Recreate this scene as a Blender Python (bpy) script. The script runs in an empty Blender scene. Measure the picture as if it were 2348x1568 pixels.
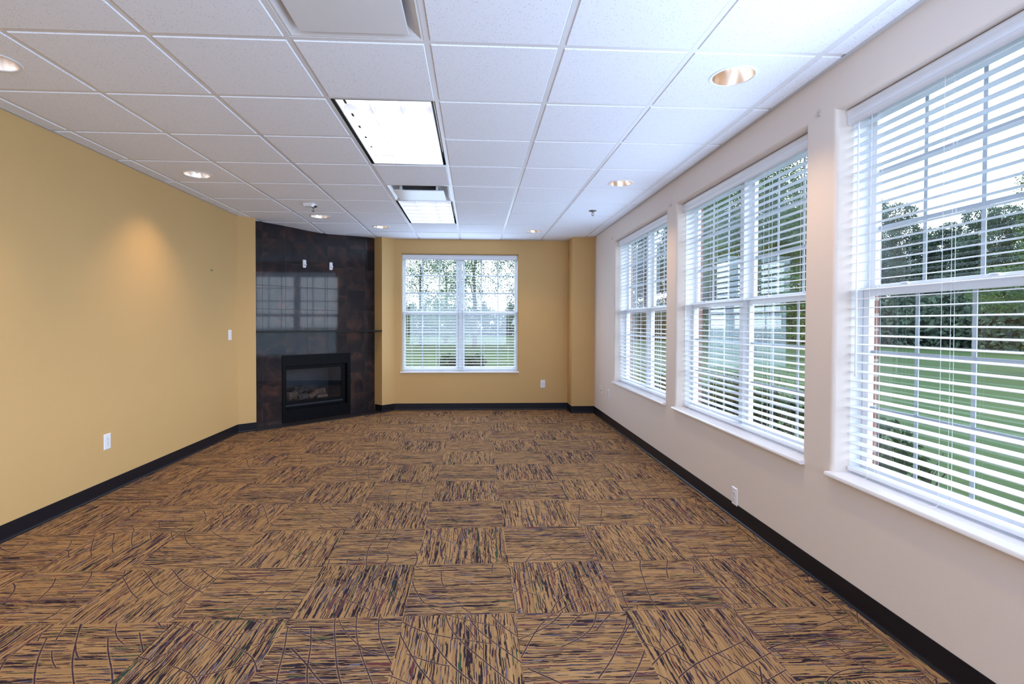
import bpy, math, random
from math import sin, cos, pi, radians, sqrt, floor
from mathutils import Vector, Matrix

random.seed(7)
sc = bpy.context.scene
COL = sc.collection

# ------------------------------------------------------------------ camera, sky, exposure
F_PX, YAW, PITCH, ROLL = 1196.15, 0.05193, -0.01604, 0.00295
CAM_H = 1.30
cam_d = bpy.data.cameras.new('camera')
cam_d.sensor_fit = 'HORIZONTAL'; cam_d.sensor_width = 36.0
cam_d.lens = 36.0 * F_PX / 2348.0
cam_d.shift_x = 24.114 / 2348.0
cam_d.shift_y = -22.92 / 2348.0
cam_d.clip_start = 0.02; cam_d.clip_end = 600
cam = bpy.data.objects.new('camera', cam_d)
COL.objects.link(cam)
fw = Vector((sin(YAW) * cos(PITCH), cos(YAW) * cos(PITCH), sin(PITCH)))
rt = Vector((cos(YAW), -sin(YAW), 0.0))
up = rt.cross(fw)
r2 = cos(ROLL) * rt + sin(ROLL) * up
u2 = -sin(ROLL) * rt + cos(ROLL) * up
M = Matrix((( r2.x, u2.x, -fw.x, 0), (r2.y, u2.y, -fw.y, 0), (r2.z, u2.z, -fw.z, CAM_H), (0, 0, 0, 1)))
cam.matrix_world = M
sc.camera = cam

world = bpy.data.worlds.new('overcast_sky'); sc.world = world
world.use_nodes = True
wn = world.node_tree.nodes; wl = world.node_tree.links
wn.clear()
w_out = wn.new('ShaderNodeOutputWorld'); w_bg = wn.new('ShaderNodeBackground')
w_bg.inputs['Color'].default_value = (0.76, 0.87, 1.0, 1)
w_bg.inputs['Strength'].default_value = 4.8
wl.new(w_bg.outputs[0], w_out.inputs[0])

sc.view_settings.view_transform = 'Standard'
sc.view_settings.look = 'None'
sc.view_settings.gamma = 1.0
sc.view_settings.exposure = 0.42
sc.view_settings.use_curve_mapping = False
sc.cycles.use_denoising = True
sc.cycles.max_bounces = 10
sc.cycles.diffuse_bounces = 6
sc.cycles.glossy_bounces = 4
sc.cycles.transparent_max_bounces = 24
sc.cycles.caustics_reflective = False
sc.cycles.caustics_refractive = False
sc.cycles.sample_clamp_indirect = 6.0

# room measures (metres): x to the right, y away from the camera, z up
XL, XR, YB, HC = -2.785, 1.745, 7.85, 2.557
Y0 = -3.6
HT = 2.95
GX0, GY0, G = -2.044, 2.376, 0.6096          # ceiling grid origin and pitch

# ---- added fill lamps just inside the windows, standing in for light through the glass
def area(name, loc, rot, sx, sy, power, col, spread=pi):
    l = bpy.data.lights.new(name, 'AREA'); l.shape = 'RECTANGLE'; l.size = sx; l.size_y = sy
    l.energy = power; l.color = col; l.spread = spread
    o = bpy.data.objects.new(name, l); COL.objects.link(o); o.location = loc; o.rotation_euler = rot
    return o
WY = [5.565, 3.563, 1.567, -0.43, -2.43]     # centres of the windows in the right wall; last two unseen, added for light
FILL_COL = (0.54, 0.72, 1.0)
for yc, pw in ((WY[0], 12), (WY[1], 14)):
    area('fill_daylight', (XR - .01, yc, 1.50), (0, radians(90), 0), 1.7, 1.7, pw, FILL_COL)
for yc, pw in ((WY[2], 17), (WY[3], 46), (WY[4], 36)):        # fill tilted up to brighten the ceiling more than the left wall
    area('fill_daylight', (XR - .20, yc, 1.70), (0, radians(113), 0), 0.95, 1.7, pw, FILL_COL)
area('fill_daylight', (-0.6, Y0 + .02, 1.45), (radians(90), 0, 0), 3.6, 1.9, 118, FILL_COL)      # added fill before the rear wall, which has no window

area('fill_daylight', (-0.215, YB - .01, 1.50), (radians(-90), 0, 0), 1.6, 1.7, 20, FILL_COL)  # added fill on the room side of the back window
# ------------------------------------------------------------------ helpers
def tag(o, label=None, cat=None, group=None, kind=None):
    if label: o['label'] = label
    if cat: o['category'] = cat
    if group: o['group'] = group
    if kind: o['kind'] = kind
    return o

def empty(name, loc=(0, 0, 0), rz=0.0, parent=None):
    o = bpy.data.objects.new(name, None); COL.objects.link(o)
    o.empty_display_size = 0.1
    o.location = loc; o.rotation_euler = (0, 0, rz)
    if parent: o.parent = parent
    return o

class MB:
    def __init__(s): s.v = []; s.f = []; s.m = []
    def add(s, vs, fs, mi=0):
        b = len(s.v); s.v += [tuple(v) for v in vs]
        for f in fs: s.f.append(tuple(i + b for i in f)); s.m.append(mi)
    def box(s, x0, x1, y0, y1, z0, z1, mi=0):
        vs = [(x, y, z) for z in (z0, z1) for y in (y0, y1) for x in (x0, x1)]
        s.add(vs, [(0, 2, 3, 1), (4, 5, 7, 6), (0, 1, 5, 4), (2, 6, 7, 3), (0, 4, 6, 2), (1, 3, 7, 5)], mi)
    def quad(s, a, b, c, d, mi=0): s.add([a, b, c, d], [(0, 1, 2, 3)], mi)
    def prism(s, poly, z0, z1, mi=0):
        n = len(poly)
        vs = [(x, y, z0) for x, y in poly] + [(x, y, z1) for x, y in poly]
        fs = [tuple(range(n - 1, -1, -1)), tuple(range(n, 2 * n))]
        fs += [(i, (i + 1) % n, n + (i + 1) % n, n + i) for i in range(n)]
        s.add(vs, fs, mi)
    def lathe(s, prof, seg=32, c=(0, 0, 0), mi=0):       # prof: (r, z) list, around z
        b = []
        for r, z in prof:
            b += [(c[0] + r * cos(2 * pi * k / seg), c[1] + r * sin(2 * pi * k / seg), c[2] + z) for k in range(seg)]
        fs = []
        for i in range(len(prof) - 1):
            for k in range(seg):
                k2 = (k + 1) % seg
                fs.append((i * seg + k, i * seg + k2, (i + 1) * seg + k2, (i + 1) * seg + k))
        s.add(b, fs, mi)
    def disc(s, r, z, seg=32, c=(0, 0, 0), mi=0):
        s.add([(c[0] + r * cos(2 * pi * k / seg), c[1] + r * sin(2 * pi * k / seg), c[2] + z) for k in range(seg)], [tuple(range(seg))], mi)
    def tube(s, pts, r, seg=8, mi=0, cap=True):
        pts = [Vector(p) for p in pts]
        rs = r if isinstance(r, (list, tuple)) else [r] * len(pts)
        rings = []
        prev = None
        for i, p in enumerate(pts):
            t = (pts[min(i + 1, len(pts) - 1)] - pts[max(i - 1, 0)]).normalized()
            a = Vector((0, 0, 1)) if abs(t.z) < 0.9 else Vector((1, 0, 0))
            if prev is None: n = t.cross(a).normalized()
            else:
                n = (prev - t * prev.dot(t))
                n = n.normalized() if n.length > 1e-6 else t.cross(a).normalized()
            prev = n; bn = t.cross(n)
            rings += [p + rs[i] * (cos(2 * pi * k / seg) * n + sin(2 * pi * k / seg) * bn) for k in range(seg)]
        fs = []
        for i in range(len(pts) - 1):
            for k in range(seg):
                k2 = (k + 1) % seg
                fs.append((i * seg + k, i * seg + k2, (i + 1) * seg + k2, (i + 1) * seg + k))
        if cap:
            fs.append(tuple(range(seg - 1, -1, -1))); fs.append(tuple((len(pts) - 1) * seg + k for k in range(seg)))
        s.add(rings, fs, mi)
    def extrude(s, prof, x0, x1, mi=0):      # prof: (y,z) closed loop, along local x
        n = len(prof)
        vs = [(x0, y, z) for y, z in prof] + [(x1, y, z) for y, z in prof]
        fs = [tuple(range(n)), tuple(range(2 * n - 1, n - 1, -1))]
        fs += [(i, n + i, n + (i + 1) % n, (i + 1) % n) for i in range(n)]
        s.add(vs, fs, mi)
    def build(s, name, mat, parent=None, loc=(0, 0, 0), rz=0.0, smooth=False, bevel=0.0, norm=True):
        me = bpy.data.meshes.new(name)
        me.from_pydata(s.v, [], s.f)
        mats = mat if isinstance(mat, (list, tuple)) else [mat]
        for m in mats: me.materials.append(m)
        if len(mats) > 1: me.polygons.foreach_set('material_index', s.m)
        me.update()
        if norm:
            import bmesh
            bm = bmesh.new(); bm.from_mesh(me)
            bmesh.ops.recalc_face_normals(bm, faces=bm.faces[:]); bm.to_mesh(me); bm.free()
        o = bpy.data.objects.new(name, me); COL.objects.link(o)
        o.location = loc; o.rotation_euler = (0, 0, rz)
        if parent: o.parent = parent
        if smooth:
            for p in me.polygons: p.use_smooth = True
            me.update()
            try:
                me.set_sharp_from_angle(angle=radians(35))
            except Exception: pass
        if bevel > 0:
            b = o.modifiers.new('bevel', 'BEVEL'); b.width = bevel; b.segments = 2; b.limit_method = 'ANGLE'
            b.angle_limit = radians(40)
        return o

def copy_tree(o, parent=None):
    c = o.copy(); COL.objects.link(c)
    if parent: c.parent = parent
    for ch in list(KIDS.get(o.name, [])) or [k for k in bpy.data.objects if k.parent == o]:
        copy_tree(ch, c)
    return c
KIDS = {}

# ------------------------------------------------------------------ node helpers
class NT:
    def __init__(s, name):
        s.mat = bpy.data.materials.new(name); s.mat.use_nodes = True
        s.t = s.mat.node_tree; s.n = s.t.nodes; s.l = s.t.links; s.n.clear()
        s.out = s.n.new('ShaderNodeOutputMaterial')
    def node(s, ty, ins=None, **props):
        n = s.n.new(ty)
        for k, v in props.items(): setattr(n, k, v)
        for k, v in (ins or {}).items(): s.set(n.inputs[k], v)
        return n
    def set(s, sock, v):
        if hasattr(v, 'bl_idname') or hasattr(v, 'is_linked') : s.l.new(v, sock)
        else:
            if isinstance(v, tuple) and len(v) == 3 and sock.type == 'RGBA': v = (*v, 1)
            sock.default_value = v
    def math(s, op, a, b=0.0, c=0.0, clamp=False):
        n = s.n.new('ShaderNodeMath'); n.operation = op; n.use_clamp = clamp
        s.set(n.inputs[0], a); s.set(n.inputs[1], b)
        if len(n.inputs) > 2: s.set(n.inputs[2], c)
        return n.outputs[0]
    def vmath(s, op, a, b=(0, 0, 0)):
        n = s.n.new('ShaderNodeVectorMath'); n.operation = op
        s.set(n.inputs[0], a)
        if op == 'SCALE': s.set(n.inputs['Scale'], b)
        else: s.set(n.inputs[1], b)
        return n.outputs['Value'] if op in ('LENGTH', 'DISTANCE', 'DOT_PRODUCT') else n.outputs[0]
    def mix(s, f, a, b, blend='MIX'):
        n = s.n.new('ShaderNodeMix'); n.data_type = 'RGBA'; n.blend_type = blend
        s.set(n.inputs[0], f); s.set(n.inputs[6], a); s.set(n.inputs[7], b)
        return n.outputs[2]
    def fmix(s, f, a, b):
        n = s.n.new('ShaderNodeMix'); n.data_type = 'FLOAT'
        s.set(n.inputs[0], f); s.set(n.inputs[2], a); s.set(n.inputs[3], b)
        return n.outputs[0]
    def sep(s, v):
        n = s.n.new('ShaderNodeSeparateXYZ'); s.l.new(v, n.inputs[0]); return n.outputs
    def comb(s, x=0.0, y=0.0, z=0.0):
        n = s.n.new('ShaderNodeCombineXYZ')
        s.set(n.inputs[0], x); s.set(n.inputs[1], y); s.set(n.inputs[2], z); return n.outputs[0]
    def noise(s, vec, scale, detail=2.0, rough=0.5, dist=0.0):
        n = s.node('ShaderNodeTexNoise', {'Scale': scale, 'Detail': detail, 'Roughness': rough, 'Distortion': dist})
        s.l.new(vec, n.inputs['Vector']); return n
    def ramp(s, fac, stops, interp='LINEAR'):
        n = s.n.new('ShaderNodeValToRGB'); n.color_ramp.interpolation = interp
        e = n.color_ramp.elements
        while len(e) < len(stops): e.new(0.5)
        for el, (p, c) in zip(e, stops):
            el.position = p; el.color = (*c, 1) if len(c) == 3 else c
        s.l.new(fac, n.inputs[0]); return n.outputs[0]
    def obj(s):
        return s.node('ShaderNodeTexCoord').outputs['Object']
    def bump(s, h, strength, dist=0.002):
        n = s.node('ShaderNodeBump', {'Strength': strength, 'Distance': dist}); s.l.new(h, n.inputs['Height'])
        return n.outputs[0]
    def bsdf(s, **ins):
        n = s.n.new('ShaderNodeBsdfPrincipled')
        for k, v in ins.items(): s.set(n.inputs[k.replace('_', ' ')], v)
        s.l.new(n.outputs[0], s.out.inputs[0]); return n

def plain(name, col, rough=0.5, metal=0.0, spec=0.5, var=0.04, coat=0.0, nscale=30.0, bump=0.0):
    t = NT(name); o = t.obj()
    n = t.noise(o, nscale, 3)
    c = t.mix(n.outputs[0], tuple(x * (1 - var) for x in col), tuple(min(1, x * (1 + var)) for x in col))
    kw = dict(Base_Color=c, Roughness=rough, Metallic=metal)
    b = t.bsdf(**kw); b.inputs['Specular IOR Level'].default_value = spec
    b.inputs['Coat Weight'].default_value = coat
    if bump > 0:
        t.l.new(t.bump(n.outputs[0], bump), b.inputs['Normal'])
    return t.mat

def emit(name, col, st):
    t = NT(name)
    e = t.node('ShaderNodeEmission', {'Color': (*col, 1), 'Strength': st})
    t.l.new(e.outputs[0], t.out.inputs[0]); return t.mat

def wall_paint(name, col):
    t = NT(name); o = t.obj()
    big = t.noise(o, 1.3, 2)
    c = t.mix(t.math('MULTIPLY', big.outputs[0], 1.0), tuple(x * 0.975 for x in col), tuple(x * 1.02 for x in col))
    peel = t.noise(o, 160, 3, 0.55)
    b = t.bsdf(Base_Color=c, Roughness=0.62)
    b.inputs['Specular IOR Level'].default_value = 0.3
    t.l.new(t.bump(peel.outputs[0], 0.28, 0.0015), b.inputs['Normal'])
    return t.mat

M_YEL = wall_paint('yellow_wall_paint', (0.60, 0.385, 0.158))
M_BEI = wall_paint('beige_wall_paint', (0.75, 0.665, 0.605))
M_WHT = plain('white_vinyl', (0.84, 0.85, 0.88), 0.35, var=0.01)
M_GRILLE = plain('backlit_white_grille', (0.52, 0.57, 0.66), 0.4, var=0.01)  # backlit blue-grey of the white muntins is put into the colour
M_SLAT = plain('white_blind_vinyl', (0.80, 0.85, 0.93), 0.4, var=0.01)
M_CORD = plain('white_cord', (0.85, 0.86, 0.88), 0.7, var=0.02, nscale=200)
M_SILL = plain('white_sill_paint', (0.83, 0.83, 0.85), 0.25, var=0.01)
M_BASE = plain('black_rubber_base', (0.008, 0.008, 0.012), 0.4, var=0.15, nscale=8, spec=0.25)
M_TEE = plain('white_ceiling_grid', (0.76, 0.77, 0.80), 0.35, var=0.01)
M_ANGLE = plain('grey_wall_angle', (0.55, 0.56, 0.58), 0.4, var=0.01)
M_METALW = plain('white_painted_metal', (0.74, 0.75, 0.78), 0.3, var=0.01)
M_BLACK = plain('black_metal', (0.003, 0.0033, 0.0048), 0.5, var=0.1, spec=0.1)
M_DARKGAP = plain('dark_housing', (0.004, 0.004, 0.005), 0.7, var=0.1)
M_CHROME = plain('brushed_chrome', (0.62, 0.62, 0.63), 0.18, metal=1.0, var=0.03)
M_BRASS = plain('sprinkler_metal', (0.30, 0.30, 0.28), 0.3, metal=1.0, var=0.05)
M_PLATE = plain('white_plastic', (0.82, 0.82, 0.86), 0.25, var=0.01)
M_SLOT = plain('dark_slot', (0.02, 0.02, 0.02), 0.6)
M_TRIM = plain('white_light_trim', (0.80, 0.82, 0.86), 0.3, var=0.01)
M_CONE = plain('warm_reflector', (0.94, 0.83, 0.74), 0.26, metal=1.0, var=0.03, nscale=6)
M_LAMP = emit('warm_lamp', (1.0, 0.84, 0.70), 7.0)
M_TUBE = emit('cool_tube', (1.0, 0.97, 1.0), 9.0)
M_LOUV = plain('louver_aluminium', (0.86, 0.86, 0.90), 0.3, metal=0.6, var=0.02)

def mat_ceiling():
    t = NT('fissured_ceiling_tile'); o = t.obj()
    warp = t.noise(o, 22, 2)
    v = t.vmath('ADD', o, t.vmath('SCALE', warp.outputs['Color'], 0.012))
    v1 = t.node('ShaderNodeTexVoronoi', {'Scale': 115.0, 'Randomness': 1.0}); t.l.new(v, v1.inputs['Vector'])
    v2 = t.node('ShaderNodeTexVoronoi', {'Scale': 230.0, 'Randomness': 1.0}); t.l.new(v, v2.inputs['Vector'])
    m = t.noise(o, 35, 2)
    r1 = t.sep(v1.outputs['Color'])[0]
    s1 = t.math('LESS_THAN', v1.outputs['Distance'], t.math('MULTIPLY', t.math('SUBTRACT', r1, 0.10), 0.34))
    r2_ = t.sep(v2.outputs['Color'])[0]
    s2 = t.math('LESS_THAN', v2.outputs['Distance'], t.math('MULTIPLY', t.math('SUBTRACT', r2_, 0.35), 0.50))
    s2 = t.math('MULTIPLY', s2, 0.55)
    sp = t.math('MAXIMUM', s1, s2)
    c = t.mix(t.math('MULTIPLY', sp, 0.42), (0.86, 0.895, 0.975), (0.22, 0.24, 0.32))
    b = t.bsdf(Base_Color=c, Roughness=0.9)
    b.inputs['Specular IOR Level'].default_value = 0.1
    h = t.math('SUBTRACT', t.math('MULTIPLY', t.noise(o, 260, 2).outputs[0], 0.35), sp)
    t.l.new(t.bump(h, 0.4, 0.0015), b.inputs['Normal'])
    return t.mat
M_CEIL = mat_ceiling()

def mat_carpet():
    t = NT('striped_carpet_tile'); o = t.obj()
    TS = 0.4966
    p = t.vmath('SCALE', o, 1 / TS)
    cell = t.vmath('FLOOR', p)
    f = t.vmath('SUBTRACT', p, cell)
    cx, cy, _ = t.sep(cell)
    par = t.math('FLOORED_MODULO', t.math('ADD', cx, cy), 2.0)
    par = t.math('GREATER_THAN', par, 0.5)                 # 1: stripes run away from the camera
    fx, fy, _ = t.sep(f)
    wn_ = t.node('ShaderNodeTexWhiteNoise', noise_dimensions='3D'); t.l.new(t.vmath('ADD', cell, (0.37, 0.71, 0.13)), wn_.inputs['Vector'])
    rnd = wn_.outputs['Color']
    rx, ry, rz_ = t.sep(rnd)
    u = t.math('MULTIPLY', t.fmix(par, fy, fx), TS)
    v = t.math('MULTIPLY', t.fmix(par, fx, fy), TS)
    PI_ = 0.0040                                           # yarn pitch
    wob = t.noise(t.comb(t.math('MULTIPLY', v, 1.0), t.math('MULTIPLY', rx, 31.0), u), 9, 3)
    uu = t.math('MULTIPLY', t.math('ADD', u, t.math('MULTIPLY', wob.outputs[0], 0.018)), 1 / PI_)
    uu = t.math('ADD', uu, t.math('MULTIPLY', t.noise(t.comb(t.math('MULTIPLY', v, 200.0), t.math('MULTIPLY', u, 60.0), rx), 1.0, 0.0).outputs[0], 0.8))
    row = t.math('FLOOR', uu); fr = t.math('FRACT', uu)
    base = t.comb(t.math('ADD', t.math('MULTIPLY', row, 1.73), t.math('MULTIPLY', rx, 57.0)), t.math('MULTIPLY', v, 5.0), t.math('MULTIPLY', ry, 91.0))
    n1 = t.noise(base, 1.0, 2.0, 0.6).outputs[0]
    dens = t.noise(t.comb(t.math('MULTIPLY', u, 24.0), t.math('MULTIPLY', v, 2.2), t.math('MULTIPLY', rx, 77.0)), 1.0, 1.0).outputs[0]
    dens2 = t.noise(t.comb(t.math('MULTIPLY', u, 5.0), t.math('MULTIPLY', v, 1.0), t.math('MULTIPLY', rz_, 47.0)), 1.0, 0.0).outputs[0]
    thr = t.math('SUBTRACT', t.math('SUBTRACT', 0.655, t.math('MULTIPLY', dens, 0.17)), t.math('MULTIPLY', dens2, 0.12))
    dash = t.math('MULTIPLY', t.math('SUBTRACT', n1, thr), 30.0, clamp=True)
    base2 = t.comb(t.math('ADD', t.math('MULTIPLY', u, 70.0), t.math('MULTIPLY', ry, 40.0)), t.math('MULTIPLY', v, 3.0), t.math('MULTIPLY', rx, 12.0))
    n2 = t.noise(base2, 1.0, 0.0).outputs[0]
    dcol = t.ramp(n2, [(0.0, (0.035, 0.07, 0.04)), (0.27, (0.030, 0.018, 0.023)), (0.50, (0.038, 0.025, 0.033)),
                       (0.58, (0.125, 0.105, 0.13)), (0.64, (0.038, 0.024, 0.036)), (0.67, (0.115, 0.035, 0.036))], 'CONSTANT')
    wrow = t.node('ShaderNodeTexWhiteNoise', noise_dimensions='2D'); t.l.new(t.comb(row, t.math('MULTIPLY', rx, 100.0)), wrow.inputs['Vector'])
    tan = t.mix(wrow.outputs['Value'], (0.30, 0.165, 0.066), (0.51, 0.30, 0.128))
    crev = t.math('LESS_THAN', fr, 0.24)
    tuft = t.noise(t.comb(row, t.math('MULTIPLY', v, 230.0), rx), 1.0, 1.0).outputs[0]
    tan = t.mix(t.math('MULTIPLY', crev, 0.6), tan, (0.10, 0.055, 0.035))
    tan = t.mix(t.math('MULTIPLY', tuft, 0.40), tan, (0.17, 0.095, 0.05))
    col = t.mix(dash, tan, dcol)
    # sweeping arcs and long slanting threads
    def arcs(k, freq, seed, wid, thr_, far=1.0):
        sr = t.sep(rnd)
        cxx = t.math('SUBTRACT', t.math('MULTIPLY', sr[k], 3.6 * far), 1.3 * far)
        cyy = t.math('SUBTRACT', t.math('MULTIPLY', sr[(k + 1) % 3], 3.4 * far), 1.2 * far)
        d = t.vmath('DISTANCE', t.comb(fx, fy, 0.0), t.comb(cxx, cyy, 0.0))
        nn = t.noise(t.vmath('ADD', f, t.vmath('SCALE', rnd, seed)), 1.3, 0.0).outputs[0]
        qq = t.math('ADD', t.math('MULTIPLY', d, freq), t.math('MULTIPLY', nn, 0.7))
        q = t.math('FRACT', qq)
        jit = t.math('MULTIPLY', t.math('SUBTRACT', t.noise(t.comb(t.math('MULTIPLY', fx, 90.0), t.math('MULTIPLY', fy, 90.0), 0.0), 1.0, 0.0).outputs[0], 0.5), wid * 1.2)
        ad = t.math('ABSOLUTE', t.math('ADD', t.math('SUBTRACT', q, 0.5), jit))
        mk = t.noise(t.vmath('ADD', t.vmath('SCALE', f, 0.8), t.vmath('SCALE', rnd, seed * 1.7)), 2.0, 0.0).outputs[0]
        mk = t.math('GREATER_THAN', mk, thr_)
        return t.math('MULTIPLY', t.math('LESS_THAN', ad, wid), mk), t.math('MULTIPLY', t.math('LESS_THAN', ad, wid * 2.4), mk)
    e = a = None
    for args in ((0, 3.6, 21.0, 0.018, 0.47, 1.5), (1, 2.6, 47.0, 0.012, 0.50), (2, 5.0, 13.0, 0.024, 0.49, 2.4)):
        a1, e1 = arcs(*args)
        a = a1 if a is None else t.math('MAXIMUM', a, a1); e = e1 if e is None else t.math('MAXIMUM', e, e1)
    col = t.mix(t.math('MULTIPLY', e, 0.38), col, t.mix(tuft, (0.46, 0.29, 0.145), (0.28, 0.165, 0.08)))
    col = t.mix(a, col, t.mix(n2, (0.03, 0.02, 0.035), (0.07, 0.035, 0.045)))
    b = t.bsdf(Base_Color=col, Roughness=0.95)
    b.inputs['Specular IOR Level'].default_value = 0.08
    b.inputs['Sheen Weight'].default_value = 0.0
    b.inputs['Sheen Tint'].default_value = (0.9, 0.9, 1.0, 1)
    h = t.math('ADD', t.math('MULTIPLY', tuft, 0.6), t.math('MULTIPLY', crev, -0.6))
    t.l.new(t.bump(h, 0.5, 0.002), b.inputs['Normal'])
    return t.mat
M_CARPET = mat_carpet()

TP = 0.2955        # fireplace tile pitch
def mat_slate():
    t = NT('dark_slate_tile'); o = t.obj()
    x, y, z = t.sep(o)
    px = t.math('MULTIPLY', t.math('ADD', x, 0.164 + 3.0 * TP * 10), 1 / TP)
    pz = t.math('MULTIPLY', t.math('SUBTRACT', z, -0.0020), 1 / TP)
    cx = t.math('FLOOR', px); cz = t.math('FLOOR', pz)
    fx = t.math('SUBTRACT', px, cx); fz = t.math('SUBTRACT', pz, cz)
    w = t.node('ShaderNodeTexWhiteNoise', noise_dimensions='2D'); t.l.new(t.comb(cx, cz), w.inputs['Vector'])
    rv = t.vmath('SCALE', w.outputs['Color'], 40.0)
    q = t.vmath('ADD', o, rv)
    n = t.noise(q, 3.2, 5, 0.55, 1.2).outputs[0]
    n2 = t.noise(q, 9.0, 6, 0.6, 0.6).outputs[0]
    c = t.ramp(n, [(0.36, (0.012, 0.011, 0.014)), (0.50, (0.024, 0.019, 0.021)), (0.60, (0.050, 0.028, 0.024)), (0.72, (0.095, 0.045, 0.033))])
    c = t.mix(t.math('MULTIPLY', n2, 0.5), c, (0.025, 0.022, 0.026))
    ex = t.math('MINIMUM', fx, t.math('SUBTRACT', 1.0, fx)); ez = t.math('MINIMUM', fz, t.math('SUBTRACT', 1.0, fz))
    g = t.math('LESS_THAN', t.math('MINIMUM', ex, ez), 0.0065)
    c = t.mix(g, c, (0.008, 0.007, 0.008))
    rg = t.fmix(n2, 0.02, 0.07)
    b = t.bsdf(Base_Color=c, Roughness=t.math('ADD', rg, t.math('MULTIPLY', g, 0.4)))
    b.inputs['Specular IOR Level'].default_value = 0.32
    h = t.math('SUBTRACT', t.math('MULTIPLY', n2, 0.25), g)
    t.l.new(t.bump(h, 0.10, 0.0012), b.inputs['Normal'])
    return t.mat
M_SLATE = mat_slate()

def mat_glass(name, tint=(1, 1, 1), boost=1.7):
    t = NT(name)
    lw = t.node('ShaderNodeLayerWeight', {'Blend': 0.5})
    fz = lw.outputs['Facing']
    fr = t.math('ADD', 0.04, t.math('MULTIPLY', t.math('POWER', fz, 5.0), 0.96))
    fr = t.math('MULTIPLY', fr, boost, clamp=True)
    tr = t.node('ShaderNodeBsdfTransparent', {'Color': (*tint, 1)})
    gl = t.node('ShaderNodeBsdfGlossy', {'Roughness': 0.0, 'Color': (0.95, 0.97, 1, 1)})
    mx = t.node('ShaderNodeMixShader'); t.l.new(fr, mx.inputs[0]); t.l.new(tr.outputs[0], mx.inputs[1]); t.l.new(gl.outputs[0], mx.inputs[2])
    t.l.new(mx.outputs[0], t.out.inputs[0]); return t.mat
M_GLASS = mat_glass('window_glass', (0.97, 0.99, 0.99))
M_FGLASS = mat_glass('fireplace_glass', (0.75, 0.78, 0.82), 1.3)

def mat_brick():
    t = NT('red_brick'); o = t.obj()
    x, y, z = t.sep(o)
    uv = t.comb(t.math('ADD', x, y), z, 0.0)
    br = t.node('ShaderNodeTexBrick', {'Scale': 1.0, 'Mortar Size': 0.006, 'Brick Width': 0.21, 'Row Height': 0.075,
                                       'Color1': (0.17, 0.07, 0.055, 1), 'Color2': (0.26, 0.12, 0.10, 1), 'Mortar': (0.35, 0.32, 0.30, 1)})
    t.l.new(uv, br.inputs['Vector'])
    n = t.noise(o, 60, 4)
    c = t.mix(0.35, br.outputs['Color'], n.outputs['Color'], 'MULTIPLY')
    b = t.bsdf(Base_Color=c, Roughness=0.9)
    t.l.new(t.bump(n.outputs[0], 0.4, 0.003), b.inputs['Normal'])
    return t.mat
M_BRICK = mat_brick()

def mat_lawn():
    t = NT('lawn_grass'); o = t.obj()
    n1 = t.noise(o, 0.35, 4, 0.6); n2 = t.noise(o, 14.0, 4, 0.7)
    c = t.mix(n1.outputs[0], (0.020, 0.045, 0.016), (0.048, 0.074, 0.029))
    c = t.mix(t.math('MULTIPLY', n2.outputs[0], 0.6), c, (0.016, 0.036, 0.014))
    b = t.bsdf(Base_Color=c, Roughness=0.95); b.inputs['Specular IOR Level'].default_value = 0.1
    t.l.new(t.bump(n2.outputs[0], 0.8, 0.03), b.inputs['Normal'])
    return t.mat
M_LAWN = mat_lawn()

def mat_leaf(name, c1, c2):
    t = NT(name); o = t.obj()
    n = t.noise(o, 1.1, 3, 0.6); n2 = t.noise(o, 9.0, 2)
    f = t.math('ADD', t.math('MULTIPLY', n.outputs[0], 0.6), t.math('MULTIPLY', n2.outputs[0], 0.4))
    c = t.ramp(f, [(0.38, c1), (0.62, c2)])
    d = t.node('ShaderNodeBsdfDiffuse'); t.l.new(c, d.inputs[0])
    tr = t.node('ShaderNodeBsdfTranslucent'); t.l.new(c, tr.inputs[0])
    mx = t.node('ShaderNodeMixShader', {0: 0.3}); t.l.new(d.outputs[0], mx.inputs[1]); t.l.new(tr.outputs[0], mx.inputs[2])
    t.l.new(mx.outputs[0], t.out.inputs[0]); return t.mat
M_LEAF_D = mat_leaf('dark_leaves', (0.026, 0.047, 0.036), (0.095, 0.135, 0.10))
M_LEAF_L = mat_leaf('light_leaves', (0.028, 0.063, 0.024), (0.095, 0.15, 0.055))
M_LEAF_S = mat_leaf('shrub_leaves', (0.015, 0.035, 0.018), (0.07, 0.11, 0.06))
M_BARK = plain('tree_bark', (0.055, 0.045, 0.038), 0.9, var=0.3, nscale=5)
M_ROAD = plain('pale_concrete', (0.30, 0.30, 0.30), 0.9, var=0.1)
M_LOG = plain('ceramic_log', (0.115, 0.078, 0.062), 0.9, var=0.6, nscale=28, bump=1.0)
M_CHAR = plain('charred_log', (0.05, 0.047, 0.05), 0.9, var=0.5, nscale=40, bump=1.0)
M_CLEAR = plain('clear_plastic', (0.70, 0.70, 0.72), 0.1, var=0.02)

# ------------------------------------------------------------------ floor
fl = MB()
fl.quad((-3.6, -6.2, 0), (3.0, -6.2, 0), (3.0, 6.2, 0), (-3.6, 6.2, 0))
fl_o = fl.build('floor', M_CARPET, loc=(-0.3113, 2.315, 0), rz=-0.0034, norm=False)
tag(fl_o, kind='structure')

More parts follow.
